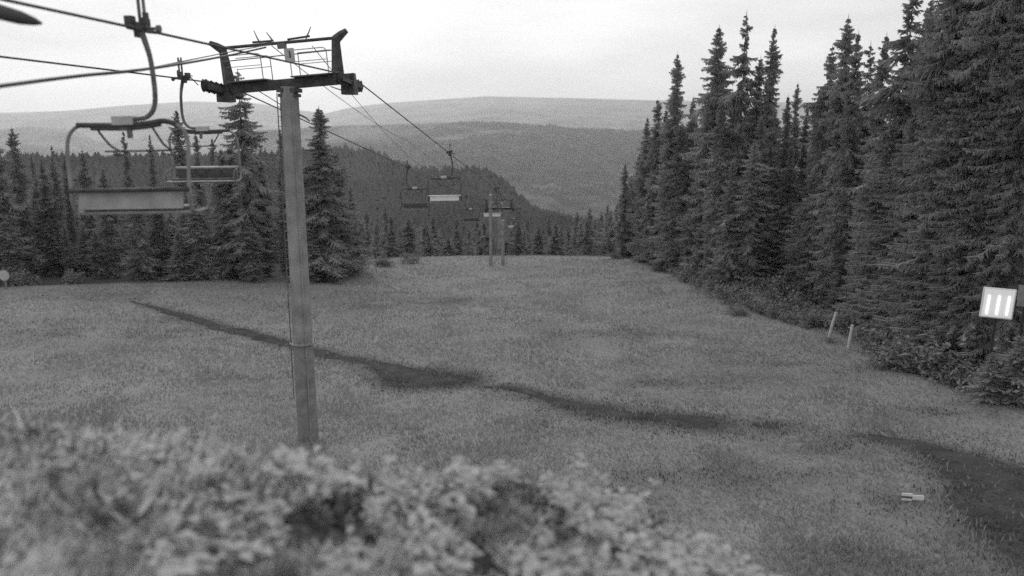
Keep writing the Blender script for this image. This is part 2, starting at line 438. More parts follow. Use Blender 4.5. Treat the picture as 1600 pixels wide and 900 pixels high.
leafclumps(12000, (-6.5, 3.5), (2.4, 7.3), lambda x, y, n: rng.uniform(.08, .26, n)*(1+.8*(rng.random(n) < .08)), .125,
           lambda x, y: bank_zone(x, y) & ((x > -1.75-.08*y) | (rng.random(len(x)) < .18)) & (fbm(x+3.7, y, .30, 161, 2)+.12*fbm(x, y, 1.3, 65, 2) > np.interp(x, [-3.4,-2.5,-2.0,-.6,0,.5,1.5], [.3,.2,.14,.14,-.02,-.15,-.25])+.55*np.clip(y-5.7, 0, 2)),
           'pale_weeds', M['weed'], 'pale leafy weeds covering the bank below the camera')
leafclumps(7000, (-6.5, 4.5), (2.4, 7.6), lambda x, y, n: rng.uniform(.08, .2, n), .07, lambda x, y: y < 7.6,
           'low_weeds', M['weedd'], 'dark low weeds showing between the pale clumps on the near bank')
blades(170000, (R(-52), R(20)), 2.3, 7.6, lambda x, y, n: rng.uniform(.04, .2, n)*(1+.5*fbm(x, y, .9, 33)), .005,
       lambda x, y: (y < 7.4) & (fbm(x, y+5, .5, 271, 2) > np.interp(x, [-3,-2.1,-.4,3], [-.9,-.3,.15,-.1])), 'bank_grass', M['bgrass'],
       label='long pale grass growing on the near bank')

# ------------------------------------------------------------------ conifers
def conifer_mesh(H, Rb, seed, whorls=52, prof='fir', base=.05, sparse=.0, fine=False):
    """crown: whorls of drooping branches, every branch feathered on both sides with needle sprays"""
    g = np.random.default_rng(seed)
    per = 12 if fine else 8; n = whorls*per
    t = base+(1-base)*np.clip((np.repeat(np.arange(whorls), per)+g.uniform(-.45, .45, n))/whorls, 0, .993)**.95
    lob = g.uniform(0, 6.28, 3)
    if prof == 'fir': rad = np.minimum(1, ((1-t)*3.4+.03))**.8
    elif prof == 'spire': rad = np.minimum(1, ((1-t)*4.2+.02))**.8
    else: rad = ((1-t)*1.0+.004)**.62
    az = g.uniform(0, 2*np.pi, n)
    rad = Rb*rad*(1+.16*np.sin(t*24+lob[0])+.13*np.sin(t*51+lob[1]))*(1+.18*np.sin(2*az+lob[2]+t*9))
    L = rad*g.uniform(.5, 1.15, n)*np.where((g.random(n) < .07) & (t > .35), 1.3, 1)*np.where(t < .12, .8, 1)
    keep = g.random(n) > sparse*(.3+.8*t)
    # whole bites out of the crown, as old trees have them
    bite = np.sin(az*1.5+t*31+lob[1])+np.sin(t*63+lob[0]) > 1.55
    keep &= ~(bite & (g.random(n) < .7))
    t, az, L = t[keep], az[keep], L[keep]; n = len(t)
    droop = np.where(t < .6, g.uniform(.35, .95, n), np.where(t < .88, g.uniform(.15, .6, n), g.uniform(-.5, .1, n)))
    ca, sa = np.cos(az), np.sin(az)
    def pt(u):
        rr_ = L[:, None]*u
        z = (t*H)[:, None]-(droop*L)[:, None]*(u-.35*u**3)+.12*L[:, None]*np.maximum(0, u-.6)
        return np.stack([ca[:, None]*rr_, sa[:, None]*rr_, z], -1)
    Mx = 34 if fine else 22
    u = (np.arange(Mx)[None, :]+g.uniform(.1, .9, (n, Mx)))/Mx*.95+.03
    du = .026 if fine else .045
    A = pt(np.maximum(u-du, 0)); B = pt(np.minimum(u+du, 1.0)); C = pt(u)
    out = []
    for sgn in (-1, 1):
        tw = az[:, None]+sgn*g.uniform(.35, 1.35, (n, Mx))
        ln = ((.15 if fine else .25)*L[:, None]*(1.08-u)+.08)*g.uniform(.6, 1.35, (n, Mx))
        hg = ln*g.uniform(.15, 1.3, (n, Mx))
        tip = C+np.stack([np.cos(tw)*ln, np.sin(tw)*ln, -hg], -1)
        out.append(np.stack([A, B, tip], 2))
        mid = (C+tip)/2; lo = mid-np.stack([0*ln, 0*ln, .32*ln], -1)
        out.append(np.stack([C, tip, lo], 2))
    e = pt(np.full((n, 1), 1.0)); e0 = pt(np.full((n, 1), .82)); sd_ = np.stack([-sa*.05*L-.0*sa, ca*.05*L, 0*L], -1)[:, None, :]
    tipv = e+(e-e0)*.8
    V = np.concatenate([o.reshape(-1, 3) for o in out]+[np.stack([e0-sd_, e0+sd_, tipv], 2).reshape(-1, 3)])
    lead = []
    for k in range(5):
        a = k*1.26; lead += [(.07*math.cos(a), .07*math.sin(a), H*.965), (.07*math.cos(a+1.5), .07*math.sin(a+1.5), H*.965), (0, 0, H*1.012)]
    V = np.concatenate([V, np.array(lead)])
    return V, np.arange(len(V)).reshape(-1, 3)
def trunk_mb(H, r):
    m = MB(); n = 6
    m.tube([(0,0,-.6),(0,0,.15*H),(0,0,.5*H),(0,0,.8*H),(0,0,.985*H)], [r*1.25, r, r*.65, r*.25, .01], 8)
    return m
PROTO = {}
def proto(kind, n):
    H = 17.0; spec = {'spire': (1.25, 66, 'spire', .03, .0), 'fir': (1.75, 66, 'fir', .03, .03), 'broad': (2.9, 64, 'cone', .01, .0),
                      'sparse': (1.9, 46, 'fir', .04, .45), 'young': (2.6, 50, 'cone', .0, .0), 'near': (1.9, 70, 'fir', .03, .0)}[kind]
    V, f = conifer_mesh(H, spec[0], n*17+sum(map(ord, kind)), spec[1], spec[2], spec[3], spec[4], kind == 'near')
    root = bpy.data.objects.new('pine_tree', None)
    c = np_mesh('crown', V, f, M['crown'] if n % 3 else M['crown2'])
    t = trunk_mb(H, .2).build('trunk', M['trunk'])
    COL.objects.unlink(c); COL.objects.unlink(t)
    return c.data, t.data
for kd, n in (('spire', 4), ('fir', 5), ('broad', 3), ('sparse', 2), ('young', 3), ('near', 4)):
    for i in range(n): PROTO[(kd, i)] = proto(kd, i+1)
NK = {'spire': 4, 'fir': 5, 'broad': 3, 'sparse': 2, 'young': 3, 'near': 4}
NT = 0
def tree(x, y, h, kind, label, group, rs=1.0, name='conifer_tree'):
    global NT
    if math.hypot(x, y) < 48 and kind in ('fir', 'broad', 'spire') and h > 6: kind = 'near'
    cm, tm = PROTO[(kind, NT % NK[kind])]; NT += 1
    r = empty(name, (x, y, hz(x, y)-.05), label, 'tree', group, rng.uniform(0, 6.28))
    s = h/17.0; rx = s**.5*rs
    r.scale = (rx, rx, s)
    for nm, me in (('crown', cm), ('trunk', tm)):
        o = bpy.data.objects.new(nm, me); COL.objects.link(o); o.parent = r
    return r
def tree_px(px, tip, Y, kind, label, group, rs=1.0):
    """tree whose tip shows at (px, tip), standing Y metres down the slope"""
    p = P(px, tip, Y); return tree(p.x, Y, max(1.5, p.z-hz(p.x, Y)), kind, label, group, rs)
GL = 'conifers along the left edge of the ski run'
LEFT = [
 (18,198,69,'fir',.75,'tall conifer near the left picture edge, tallest of the left end'),
 (-14,196,66,'fir',1.0,'dark conifer cut by the left picture edge'),
 (48,238,73,'spire',.9,'short spire conifer just right of the tall one at far left'),
 (80,226,72,'spire',.9,'thin pointed conifer left of the near chair frame'),
 (64,246,76,'fir',.8,'low conifer between the two spires left of the near chair'),
 (99,240,74,'spire',.9,'thin spire conifer against the left tube of the near chair'),
 (128,233,72,'fir',.8,'conifer seen just inside the left tube of the near chair'),
 (192,203,70,'spire',.8,'narrow spire conifer below the joint block of the near chair'),
 (233,208,71,'spire',.75,'slender spire conifer behind the raised bar of the near chair'),
 (275,170,70,'spire',1.25,'pointed dark conifer between the two nearest chairs'),
 (305,205,72,'spire',.9,'slim spire conifer below the joint of the second chair'),
 (331,214,73,'spire',.8,'slim spire conifer left of the tall ragged tree behind the second chair'),
 (371,108,68,'sparse',1.35,'tallest ragged conifer rising behind the left arm of the lift tower'),
 (360,226,70,'fir',1.1,'dense conifer close behind the tall ragged tree'),
 (437,200,71,'spire',.9,'narrow conifer just left of the tower pole'),
 (498,166,70,'broad',1.0,'broad conical conifer right of the tower pole'),
 (522,232,73,'broad',.9,'dark conifer at the right shoulder of the broad conical one'),
 (547,290,76,'young',.75,'small conifer at the right end of the left forest'),
 (405,244,72,'fir',1.0,'medium conifer between the ragged tree and the tower pole'),
 (160,262,70,'fir',1.0,'low conifer behind the middle of the near chair seat'),
 (345,232,69,'fir',1.1,'conifer hidden behind the right end of the second chair'),
 (460,240,70,'fir',1.0,'conifer directly behind the tower pole'),
]
for px, tip, Y, k, rs, lb in LEFT: tree_px(px, tip, Y, k, lb, GL, rs*(.62 if k == 'spire' else .85 if k in ('fir', 'sparse') else 1.3))
# the rest of the left wood
sky_l = [(-260,200),(0,245),(150,262),(330,258),(450,250),(540,262),(570,330),(620,360),(660,372)]
n = 0
for i in range(84):
    px = -230+i*9.6+rng.uniform(-6, 6); Y = 67+rng.uniform(0, 1)**1.3*24+(6 if px > 500 else 0)
    if px < 60: Y -= 2
    if px > 540: Y = rng.uniform(84, 104)
    tip = np.interp(px, *zip(*sky_l))+rng.uniform(22, 105)
    tree_px(px, tip, Y, ['fir','broad','spire','fir'][i % 4], 'dark conifer in the dense wood on the left side of the run', 'trees of the dense left wood', rng.uniform(.8, 1.1))
GR = 'conifers along the right edge of the ski run'
RIGHT = [
 (977,254,84,'young',.85,'small lone conifer at the left end of the right-hand wood'),
 (1012,182,80,'spire',1.1,'leftmost tall conifer of the right-hand wood'),
 (1028,154,78,'fir',.8,'conifer just left of the first high spire on the right side'),
 (1041,170,80,'spire',.9,'short spire beside the first high spire on the right side'),
 (1059,82,76,'spire',1.15,'first high spire conifer of the right-hand wood, with a narrow top'),
 (1084,150,74,'fir',.8,'lower conifer in the dip between the first spire and the tall full tree'),
 (1124,40,68,'fir',1.05,'tall full conifer with layered branches, second high top from the left on the right side'),
 (1147,150,66,'fir',.8,'lower conifer between the two tallest tops of the first right-hand clump'),
 (1167,18,66,'sparse',.9,'tall thin conifer with bare sparse top beside the full one'),
 (1189,88,66,'fir',.75,'conifer of middle height between the sparse top and the needle-thin spire'),
 (1211,40,65,'spire',.95,'needle-thin high spire conifer in the middle of the right-hand wood'),
 (1232,148,66,'spire',.85,'low spire conifer right of the needle-thin one'),
 (1247,128,67,'spire',.7,'first of three thin low spires in the dip of the right-hand skyline'),
 (1262,158,68,'spire',.7,'second of three thin low spires in the dip of the right-hand skyline'),
 (1281,136,64,'spire',.8,'third of three thin low spires in the dip of the right-hand skyline'),
 (1301,70,56,'fir',.8,'conifer with rounded full top at the left shoulder of the second clump'),
 (1326,24,52,'spire',1.1,'very tall conifer whose tip nearly meets the top of the picture'),
 (1342,48,52,'spire',.9,'tall spire conifer just right of the very tall one'),
 (1361,66,55,'sparse',.8,'thin ragged conifer with sky showing through its top'),
 (1386,52,50,'spire',.9,'narrow dark conifer left of the open-branched tree'),
 (1430,-30,44,'sparse',1.15,'open-branched tall conifer with sky between its drooping branches'),
 (1456,-5,47,'fir',.8,'conifer close behind the open-branched one'),
 (1478,40,48,'sparse',.7,'thin conifer in the gap left of the huge near trees'),
 (1530,-190,30,'fir',.95,'huge near conifer filling the upper right corner'),
 (1590,-260,27,'broad',.72,'huge near conifer cut by the right picture edge'),
 (1500,-100,37,'fir',.95,'very tall dark conifer left of the huge near one'),
]
front = [(px_, G(px_, py_).y) for px_, py_ in [(985,403),(1040,422),(1100,442),(1160,462),(1210,452),(1260,466),(1300,476),(1350,498),(1400,538),(1450,552),(1500,565),(1560,580),(1650,600),(1900,640)]]
for px, tip, Y, k, rs, lb in RIGHT: tree_px(px, tip, max(Y if px < 1480 else 0, np.interp(px, *zip(*front))+1.5), k, lb, GR, rs*(.78 if k == 'spire' else .9))
sky_r = [(985,260),(1000,205),(1030,190),(1060,170),(1100,170),(1120,140),(1170,150),(1210,150),(1240,200),(1250,235),(1280,215),(1300,165),(1330,150),(1380,165),(1430,150),(1480,160),(1500,10),(1560,-60),(1700,-150),(1900,-200)]
for i in range(130):
    px = 992+i*5.2+rng.uniform(-8, 8); Yf = np.interp(px, *zip(*front)); Y = Yf+rng.uniform(0, 1)**1.5*24+.5
    tip = np.interp(px, *zip(*sky_r))+8+abs(rng.normal(0, 60))
    tree_px(px, tip, Y, ['fir','broad','spire','fir','broad'][i % 5], 'dark conifer in the dense wood on the right side of the run', 'trees of the dense right wood', rng.uniform(.72, 1.02))
# wood below the crest
for i in range(64):
    px = 560+i*6.6+rng.uniform(-8, 8); Y = rng.uniform(104, 165)
    tip = np.interp(px, [560, 640, 700, 800, 900, 985], [318, 338, 350, 345, 335, 318])+rng.uniform(-10, 30)
    tree_px(px, tip, Y, ['fir','spire','broad'][i % 3], 'grey conifer whose top rises from below the crest of the run', 'tree tops below the crest', rng.uniform(.85, 1.2))

# ------------------------------------------------------------------ shrubs
def shrub_mesh(seed, nl=900, m=None):
    g = np.random.default_rng(seed)
    cl_ = g.normal(0, .38, (14, 3))*[1, 1, .7]; cl_[:, 2] = np.abs(cl_[:, 2])+.25
    c = cl_[g.integers(0, 14, nl)]+g.normal(0, .17, (nl, 3)); c[:, 2] = np.clip(c[:, 2], .03, 1.3)
    a = g.normal(0, 1, (nl, 3)); a /= np.linalg.norm(a, axis=1)[:, None]; b = np.cross(a, g.normal(0, 1, (nl, 3))); b /= np.linalg.norm(b, axis=1)[:, None]
    s = g.uniform(.05, .11, nl)[:, None]
    v = np.stack([c-a*s, c+b*s*.5, c+a*s, c-b*s*.5], 1).reshape(-1, 3); i = np.arange(nl)*4
    return v, np.stack([i, i+1, i+2, i+3], 1)
SHP = []
for k in range(4):
    v, f = shrub_mesh(k+5); o = np_mesh('foliage', v, f, M['shrub']); COL.objects.unlink(o)
    mb = MB()
    for q in range(5):
        a = q*1.3+k; mb.tube([(0,0,-.1),(.15*math.cos(a),.15*math.sin(a),.4),(.4*math.cos(a),.4*math.sin(a),.95)], [.02,.014,.006], 5)
    st = mb.build('stem', M['trunk']); COL.objects.unlink(st)
    SHP.append((o.data, st.data))
SH = [(1165,470,1.5),(1190,462,1.8),(1215,468,1.7),(1240,470,1.9),(1262,474,1.5),(1110,455,1.3),(1075,440,1.4),(1030,424,1.2),(1140,474,1.2),(1190,490,1.3),(1225,495,1.2),
      (1385,572,1.0),(1400,570,1.6),(1430,560,1.9),(1455,590,1.4),(1490,590,1.8),(1530,600,1.7),(1565,610,1.5),(1600,600,2.0),(1000,410,1.1),(960,404,1.0),
      (1470,560,2.2),(1510,560,2.2),(1410,530,2.4),(1440,520,2.2),(30,446,1.5),(110,443,1.2),(340,437,1.6),(365,436,1.4),(560,420,1.3),(600,416,1.3),(640,412,1.2),(1250,455,2.2),(1130,466,1.4),(1205,478,1.5),(1175,484,1.3),(1150,492,.9),(1210,496,1.0),(1245,488,1.4),(1268,498,1.1),(1370,535,1.5),(1388,552,1.5),(1420,578,1.3),(1445,575,1.6),(1510,606,1.4),(1545,615,1.2),(1590,622,1.5),(1095,447,1.3),(1060,432,1.2),(1360,548,1.0),(1270,512,1.1),(1290,508,1.2),(1312,514,1.3),(1338,522,1.4),(1348,535,1.2),(1240,505,.9)]
for i, (px, py, s) in enumerate(SH):
    g = G(px, py); fm, sm = SHP[i % 4]
    lb = 'leafy grey shrub along the foot of the right wood' if px > 900 else 'leafy grey shrub along the foot of the left wood'
    r = empty('shrub', (g.x, g.y, g.z-.03), lb, 'shrub', 'shrubs at the foot of the '+('right' if px > 900 else 'left')+' wood', i*1.1); r.scale = (s*.95, s*.95, s*.8)
    for nm, me in (('foliage', fm), ('stem', sm)):
        o = bpy.data.objects.new(nm, me); COL.objects.link(o); o.parent = r
g = G(1297, 534); r = empty('shrub', g, 'small dark clump at the foot of the left leaning stake', 'shrub'); r.scale = (.42, .42, .38)
o = bpy.data.objects.new('foliage', SHP[0][0].copy()); o.data.materials[0] = M['crown']; COL.objects.link(o); o.parent = r

# ------------------------------------------------------------------ far woods (tiny in the picture)
def far_wood(n, r0, r1, hh, ww, name, label, cond, power=1.0):
    az = rng.uniform(R(-42), R(42), n*3); r = np.sqrt(rng.uniform(r0**2, r1**2, n*3)) if power == 1 else np.exp(rng.uniform(np.log(r0), np.log(r1), n*3))
    x = r*np.sin(az); y = r*np.cos(az); k = cond(x, y, r, az); x, y = x[k][:n], y[k][:n]; n = len(x)
    z = height(x, y)-1; h = rng.uniform(.6, 1.25, n)*hh; w = ww*rng.uniform(.7, 1.3, n)
    K = 5; V = np.empty((n, K+1, 3)); ph = rng.uniform(0, 6.28, n)
    for i in range(K):
        a = ph+i*2*np.pi/K; V[:, i] = np.stack([x+np.cos(a)*w, y+np.sin(a)*w, z], 1)
    V[:, K] = np.stack([x, y, z+h], 1)
    b = np.arange(n)*(K+1)
    f = np.concatenate([np.stack([b+i, b+(i+1) % K, b+K], 1) for i in range(K)])
    return tag(np_mesh(name, V.reshape(-1, 3), f, M['far']), label, 'forest', kind='stuff')
far_wood(30000, 430, 800, 6.5, 3.2, 'spur_forest', 'dark forest covering the near shoulder beyond the run', lambda x, y, r, a: a < R(60))
far_wood(30000, 1000, 5450, 17, 9, 'slope_forest', 'hazy forest on the long slope across the valley', lambda x, y, r, a: (a > R(-24)) & (fbm(x, y, 600, 90, 4) > -.08))
far_wood(9000, 170, 430, 13, 2.2, 'valley_forest', 'forest on the steep ground below the crest', lambda x, y, r, a: y > 168)

# ------------------------------------------------------------------ the chairlift
LA = lambda Y: -6.46+.0585*Y
LB = lambda Y: -10.47+.0585*Y
ZA = lambda Y: float(np.interp(Y, [0, 12.9, 25.6, 48, 82, 122, 190], [1.36, 1.39, 1.38, -1.86, -6.75, -13.1, -25]))
ZB = lambda Y: float(np.interp(Y, [0, 15, 25.8, 48, 82, 122, 190], [1.22, 1.19, 1.15, -2.0, -6.9, -13.3, -25]))
AZL = -math.atan(.0585)
def mk_rope(lx, lz, label, brk):
    Ys = sorted(set(list(np.linspace(-3, 25, 15))+[brk-1.2, brk-.5, brk, brk+.6, brk+1.4]+list(np.linspace(28, 185, 40))))
    def zz(Y):
        z = lz(Y)
        d = abs(Y-brk)
        return z-(.06*max(0, 1-d/1.5))
    mb = MB().tube([(lx(Y), Y, zz(Y)) for Y in Ys], .022, 6)
    return tag(mb.build('haul_rope', M['rope'], smooth=True), label, 'cable', 'steel haul ropes of the chairlift')
mk_rope(LA, ZA, 'right haul rope carrying the near chair over the right tower arm', 25.6)
mk_rope(LB, ZB, 'left haul rope carrying the second chair over the left tower arm', 25.8)

def make_chair():
    # origin on the rope at the grip; faces +Y; seat centre .42 m to the left
    root = empty('chairlift_chair', (0,0,0), 'x', 'lift chair', 'chairs hanging on the chairlift', 0)
    cx = -.40; hw = .98
    g = MB(); g.box((0, .0, .03), (.10, .46, .13)); g.box((.0, .16, .13), (.07, .22, .12)); g.box((-.05, -.20, .10), (.12, .14, .16)); g.box((-.06, .06, -.06), (.10, .16, .12))
    g.tube([(0,-.2,0),(0,-.42,.0)], [.05,.03], 8); g.tube([(0,.2,0),(0,.5,.0)], [.045,.028], 8)
    g.box((-.16, .05, .06), (.14, .10, .10)); g.box((.12, -.04, .16), (.06, .10, .18))
    gr = g.build('grip', M['dark'], root, bevel=.008)
    MB().tube([(.02, .02, .02), (.27, .02, .0)], .024, 8).tube([(.25,.02,0),(.30,.02,0)], .06, 12).build('grip_roller', M['mid'], gr, bevel=.004)
    hp = spline([(0.0,0,-.02),(.05,0,-.2),(.10,0,-.45),(.12,0,-.8),(.11,0,-1.1),(.06,0,-1.27),(-.05,0,-1.38),(-.2,0,-1.41),(cx+.02,0,-1.41)], 5)
    rs = [.05-.012*min(1, i/10) for i in range(len(hp))]
    MB().tube(hp, rs, 10).build('hanger', M['mid'], root, smooth=True)
    # two side plates that carry the grip
    MB().box((-.03,.07,.28), (.03,.05,.62)).box((.05,.07,.28), (.03,.05,.62)).box((.01,.07,.5), (.12,.04,.04)).build('grip_lever', M['mid'], root)
    jb = MB().box((cx-.03, 0, -1.43), (.34, .16, .15)).build('joint_block', M['pale'], root, bevel=.012)
    MB().box((cx+.04, 0, -1.60), (.06, .06, .24)).box((cx-.03, 0, -1.565), (.12,.09,.06)).build('damper', M['mid'], jb)
    top = spline([(cx-hw*.82,0,-1.49),(cx-.4,0,-1.50),(cx,0,-1.51),(cx+.35,0,-1.485),(cx+.6,0,-1.45),(cx+hw*.82,0,-1.50)], 5)
    MB().tube(top, .045, 8).tube([p+Vector((0,.0,-.05)) for p in top[3:-6]], .035, 8).build('cross_beam', M['dark'], root, smooth=True)
    for s in (-1, 1):
        sd_ = spline([(cx+s*hw*.80,0,-1.50),(cx+s*hw*.93,-.01,-1.60),(cx+s*hw*1.0,-.03,-1.78),(cx+s*hw*1.0,-.08,-2.15),(cx+s*hw*.985,-.12,-2.55),(cx+s*hw*.985,-.12,-2.78),(cx+s*hw*.985,-.02,-2.93),(cx+s*hw*.985,.28,-2.95),(cx+s*hw*.985,.44,-2.93)], 5)
        MB().tube(sd_, .030, 8).build('side_frame', M['galvd'], root, smooth=True)
        ar = spline([(cx+s*hw*.985,-.12,-2.45),(cx+s*hw*.985,.12,-2.60),(cx+s*hw*.985,.34,-2.66),(cx+s*hw*.985,.40,-2.80),(cx+s*hw*.985,.40,-2.93)], 4)
        MB().tube(ar, .020, 7).build('armrest', M['mid'], root, smooth=True)
    # backrest: pale panel behind, black padding in front
    rt = Matrix.Rotation(R(-9), 3, 'X')
    MB().box((cx-.02,-.09,-2.735), (hw*1.76,.024,.30), rt).build('back_panel', M['panel'], root, bevel=.008)
    MB().tube([(cx-hw,-.145,-2.56),(cx+hw,-.145,-2.56)], .036, 8).build('back_rail', M['dark'], root, smooth=True)
    for k in range(4):
        w = hw*1.76/4; MB().box((cx-.02+(k-1.5)*w,-.045,-2.73), (w-.03,.05,.32), rt).build('back_pad', M['pad'], root, bevel=.018)
        MB().box((cx-.02+(k-1.5)*w,.19,-2.885), (w-.03,.44,.06)).build('seat_pad', M['pad'], root, bevel=.02)
    MB().tube([(cx-hw*.97,-.06,-2.945),(cx+hw*.97,-.06,-2.945)], .026, 8).build('seat_rail', M['galv'], root, smooth=True)
    MB().tube([(cx-hw*.97,.42,-2.93),(cx+hw*.97,.42,-2.93)], .022, 8).build('front_rail', M['galv'], root, smooth=True)
    # raised restraint bar
    rb = MB().tube([(cx-.45,.10,-1.93),(cx+.62,.10,-1.93)], .016, 7)
    for s in (-1, 1):
        rb.tube(spline([(cx+s*.50,0,-1.53),(cx+s*.44,.05,-1.68),(cx+s*.34,.09,-1.84),(cx+s*.22,.10,-1.92),(cx+s*.16,.10,-1.93)] if s < 0 else
                       [(cx+.40,0,-1.52),(cx+.45,.05,-1.66),(cx+.52,.09,-1.82),(cx+.62,.10,-1.91),(cx+.68,.10,-1.93)], 4), .018, 7)
    rb = rb.build('restraint_bar', M['dark'], root, smooth=True)
    for s in (-.3, .5):
        MB().tube([(cx+s,.1,-1.93),(cx+s-.08,.2,-1.99),(cx+s+.10,.22,-2.01)], .012, 6).build('footrest', M['dark'], rb)
    return root
chair0 = make_chair()
CH = [('A', 12.9, 'nearest lift chair, pale seat back, hanging high at upper left in front of the tower'),
      ('B', 23.0, 'second lift chair with black pads, hanging just left of the tower pole'),
      ('A', 48, 'lift chair with a bright IR-lit back, largest of those hanging beyond the tower'),
      ('B', 56, 'dark lift chair hanging left of the one with the bright IR-lit back'),
      ('A', 82, 'small bright-backed lift chair just above the pale poles on the crest'),
      ('B', 91, 'small dark lift chair between the two bright-backed ones'),
      ('A', 122, 'farthest tiny pale lift chair right of the pale poles')]
ir_lit_back = mat('ir_lit_panel', .82, .5, var=.04, scale=4)  # infra-red reflection on the far seat backs painted as a near-white tone
for i, (ln, Y, lb) in enumerate(CH):
    c = chair0 if i == 0 else copy_tree(chair0)
    x, z = (LA(Y), ZA(Y)) if ln == 'A' else (LB(Y), ZB(Y))
    c.location = (x, Y, z); c.scale = (1, 1, .955); c.rotation_euler = (0, R(-1.2) if ln == 'A' else R(1.0), AZL+(math.pi if ln == 'B' else 0)); c['label'] = lb
    if i in (2, 4, 6):
        for ch in c.children:
            if ch.name.startswith(('back_panel', 'joint_block', 'back_rail')):
                ch.data = ch.data.copy(); ch.data.materials[0] = ir_lit_back if 'panel' in ch.name or 'rail' in ch.name else M['pale']
    if i > 1:
        for ch in c.children:
            if ch.name.startswith(('side_frame', 'armrest', 'hanger')): ch.data = ch.data.copy(); ch.data.materials[0] = M['dark']
    if i == 1:
        for ch in c.children:
            if ch.name.startswith(('back_rail', 'front_rail')): ch.data = ch.data.copy(); ch.data.materials[0] = M['pale']

def sheave_train(parent, x, z, sgn, n, tilt, y0=0):
    """rubber-tyred wheels in a row along the rope, on a steel beam; local tower coordinates"""
    rt = Matrix.Rotation(tilt, 3, 'X')
    def at(p): return Vector((x, y0, z))+rt @ Vector(p)
    L_ = n*.36
    b = MB().box(at((-.10*sgn, 0, -.22)), (.08, L_*.92, .16), rt).box(at((.10*sgn, 0, -.22)), (.03, L_*.86, .12), rt)
    beam = b.build('sheave_beam', M['dark'], parent, bevel=.01)
    for k in range(n):
        y = (k-(n-1)/2)*.36
        c = at((0, y, -.19)); ax = rt @ Vector((1, 0, 0))
        w = MB().tube([c-ax*.045, c-ax*.02, c+ax*.02, c+ax*.045], [.19,.17,.17,.19], 16).build('sheave_wheel', M['rubber'], parent)
        MB().tube([c-ax*.07, c+ax*.07], .05, 8).build('hub', M['mid'], w)
    # rope catcher loop at the outer end
    e = (L_/2+.05)
    lp = spline([at((.10*sgn, -e, -.20)), at((.16*sgn, -e-.25, -.05)), at((.16*sgn, -e-.42, .02)), at((.05*sgn, -e-.45, 0))], 4)
    MB().tube(lp, .014, 6).build('rope_catcher', M['dark'], parent)

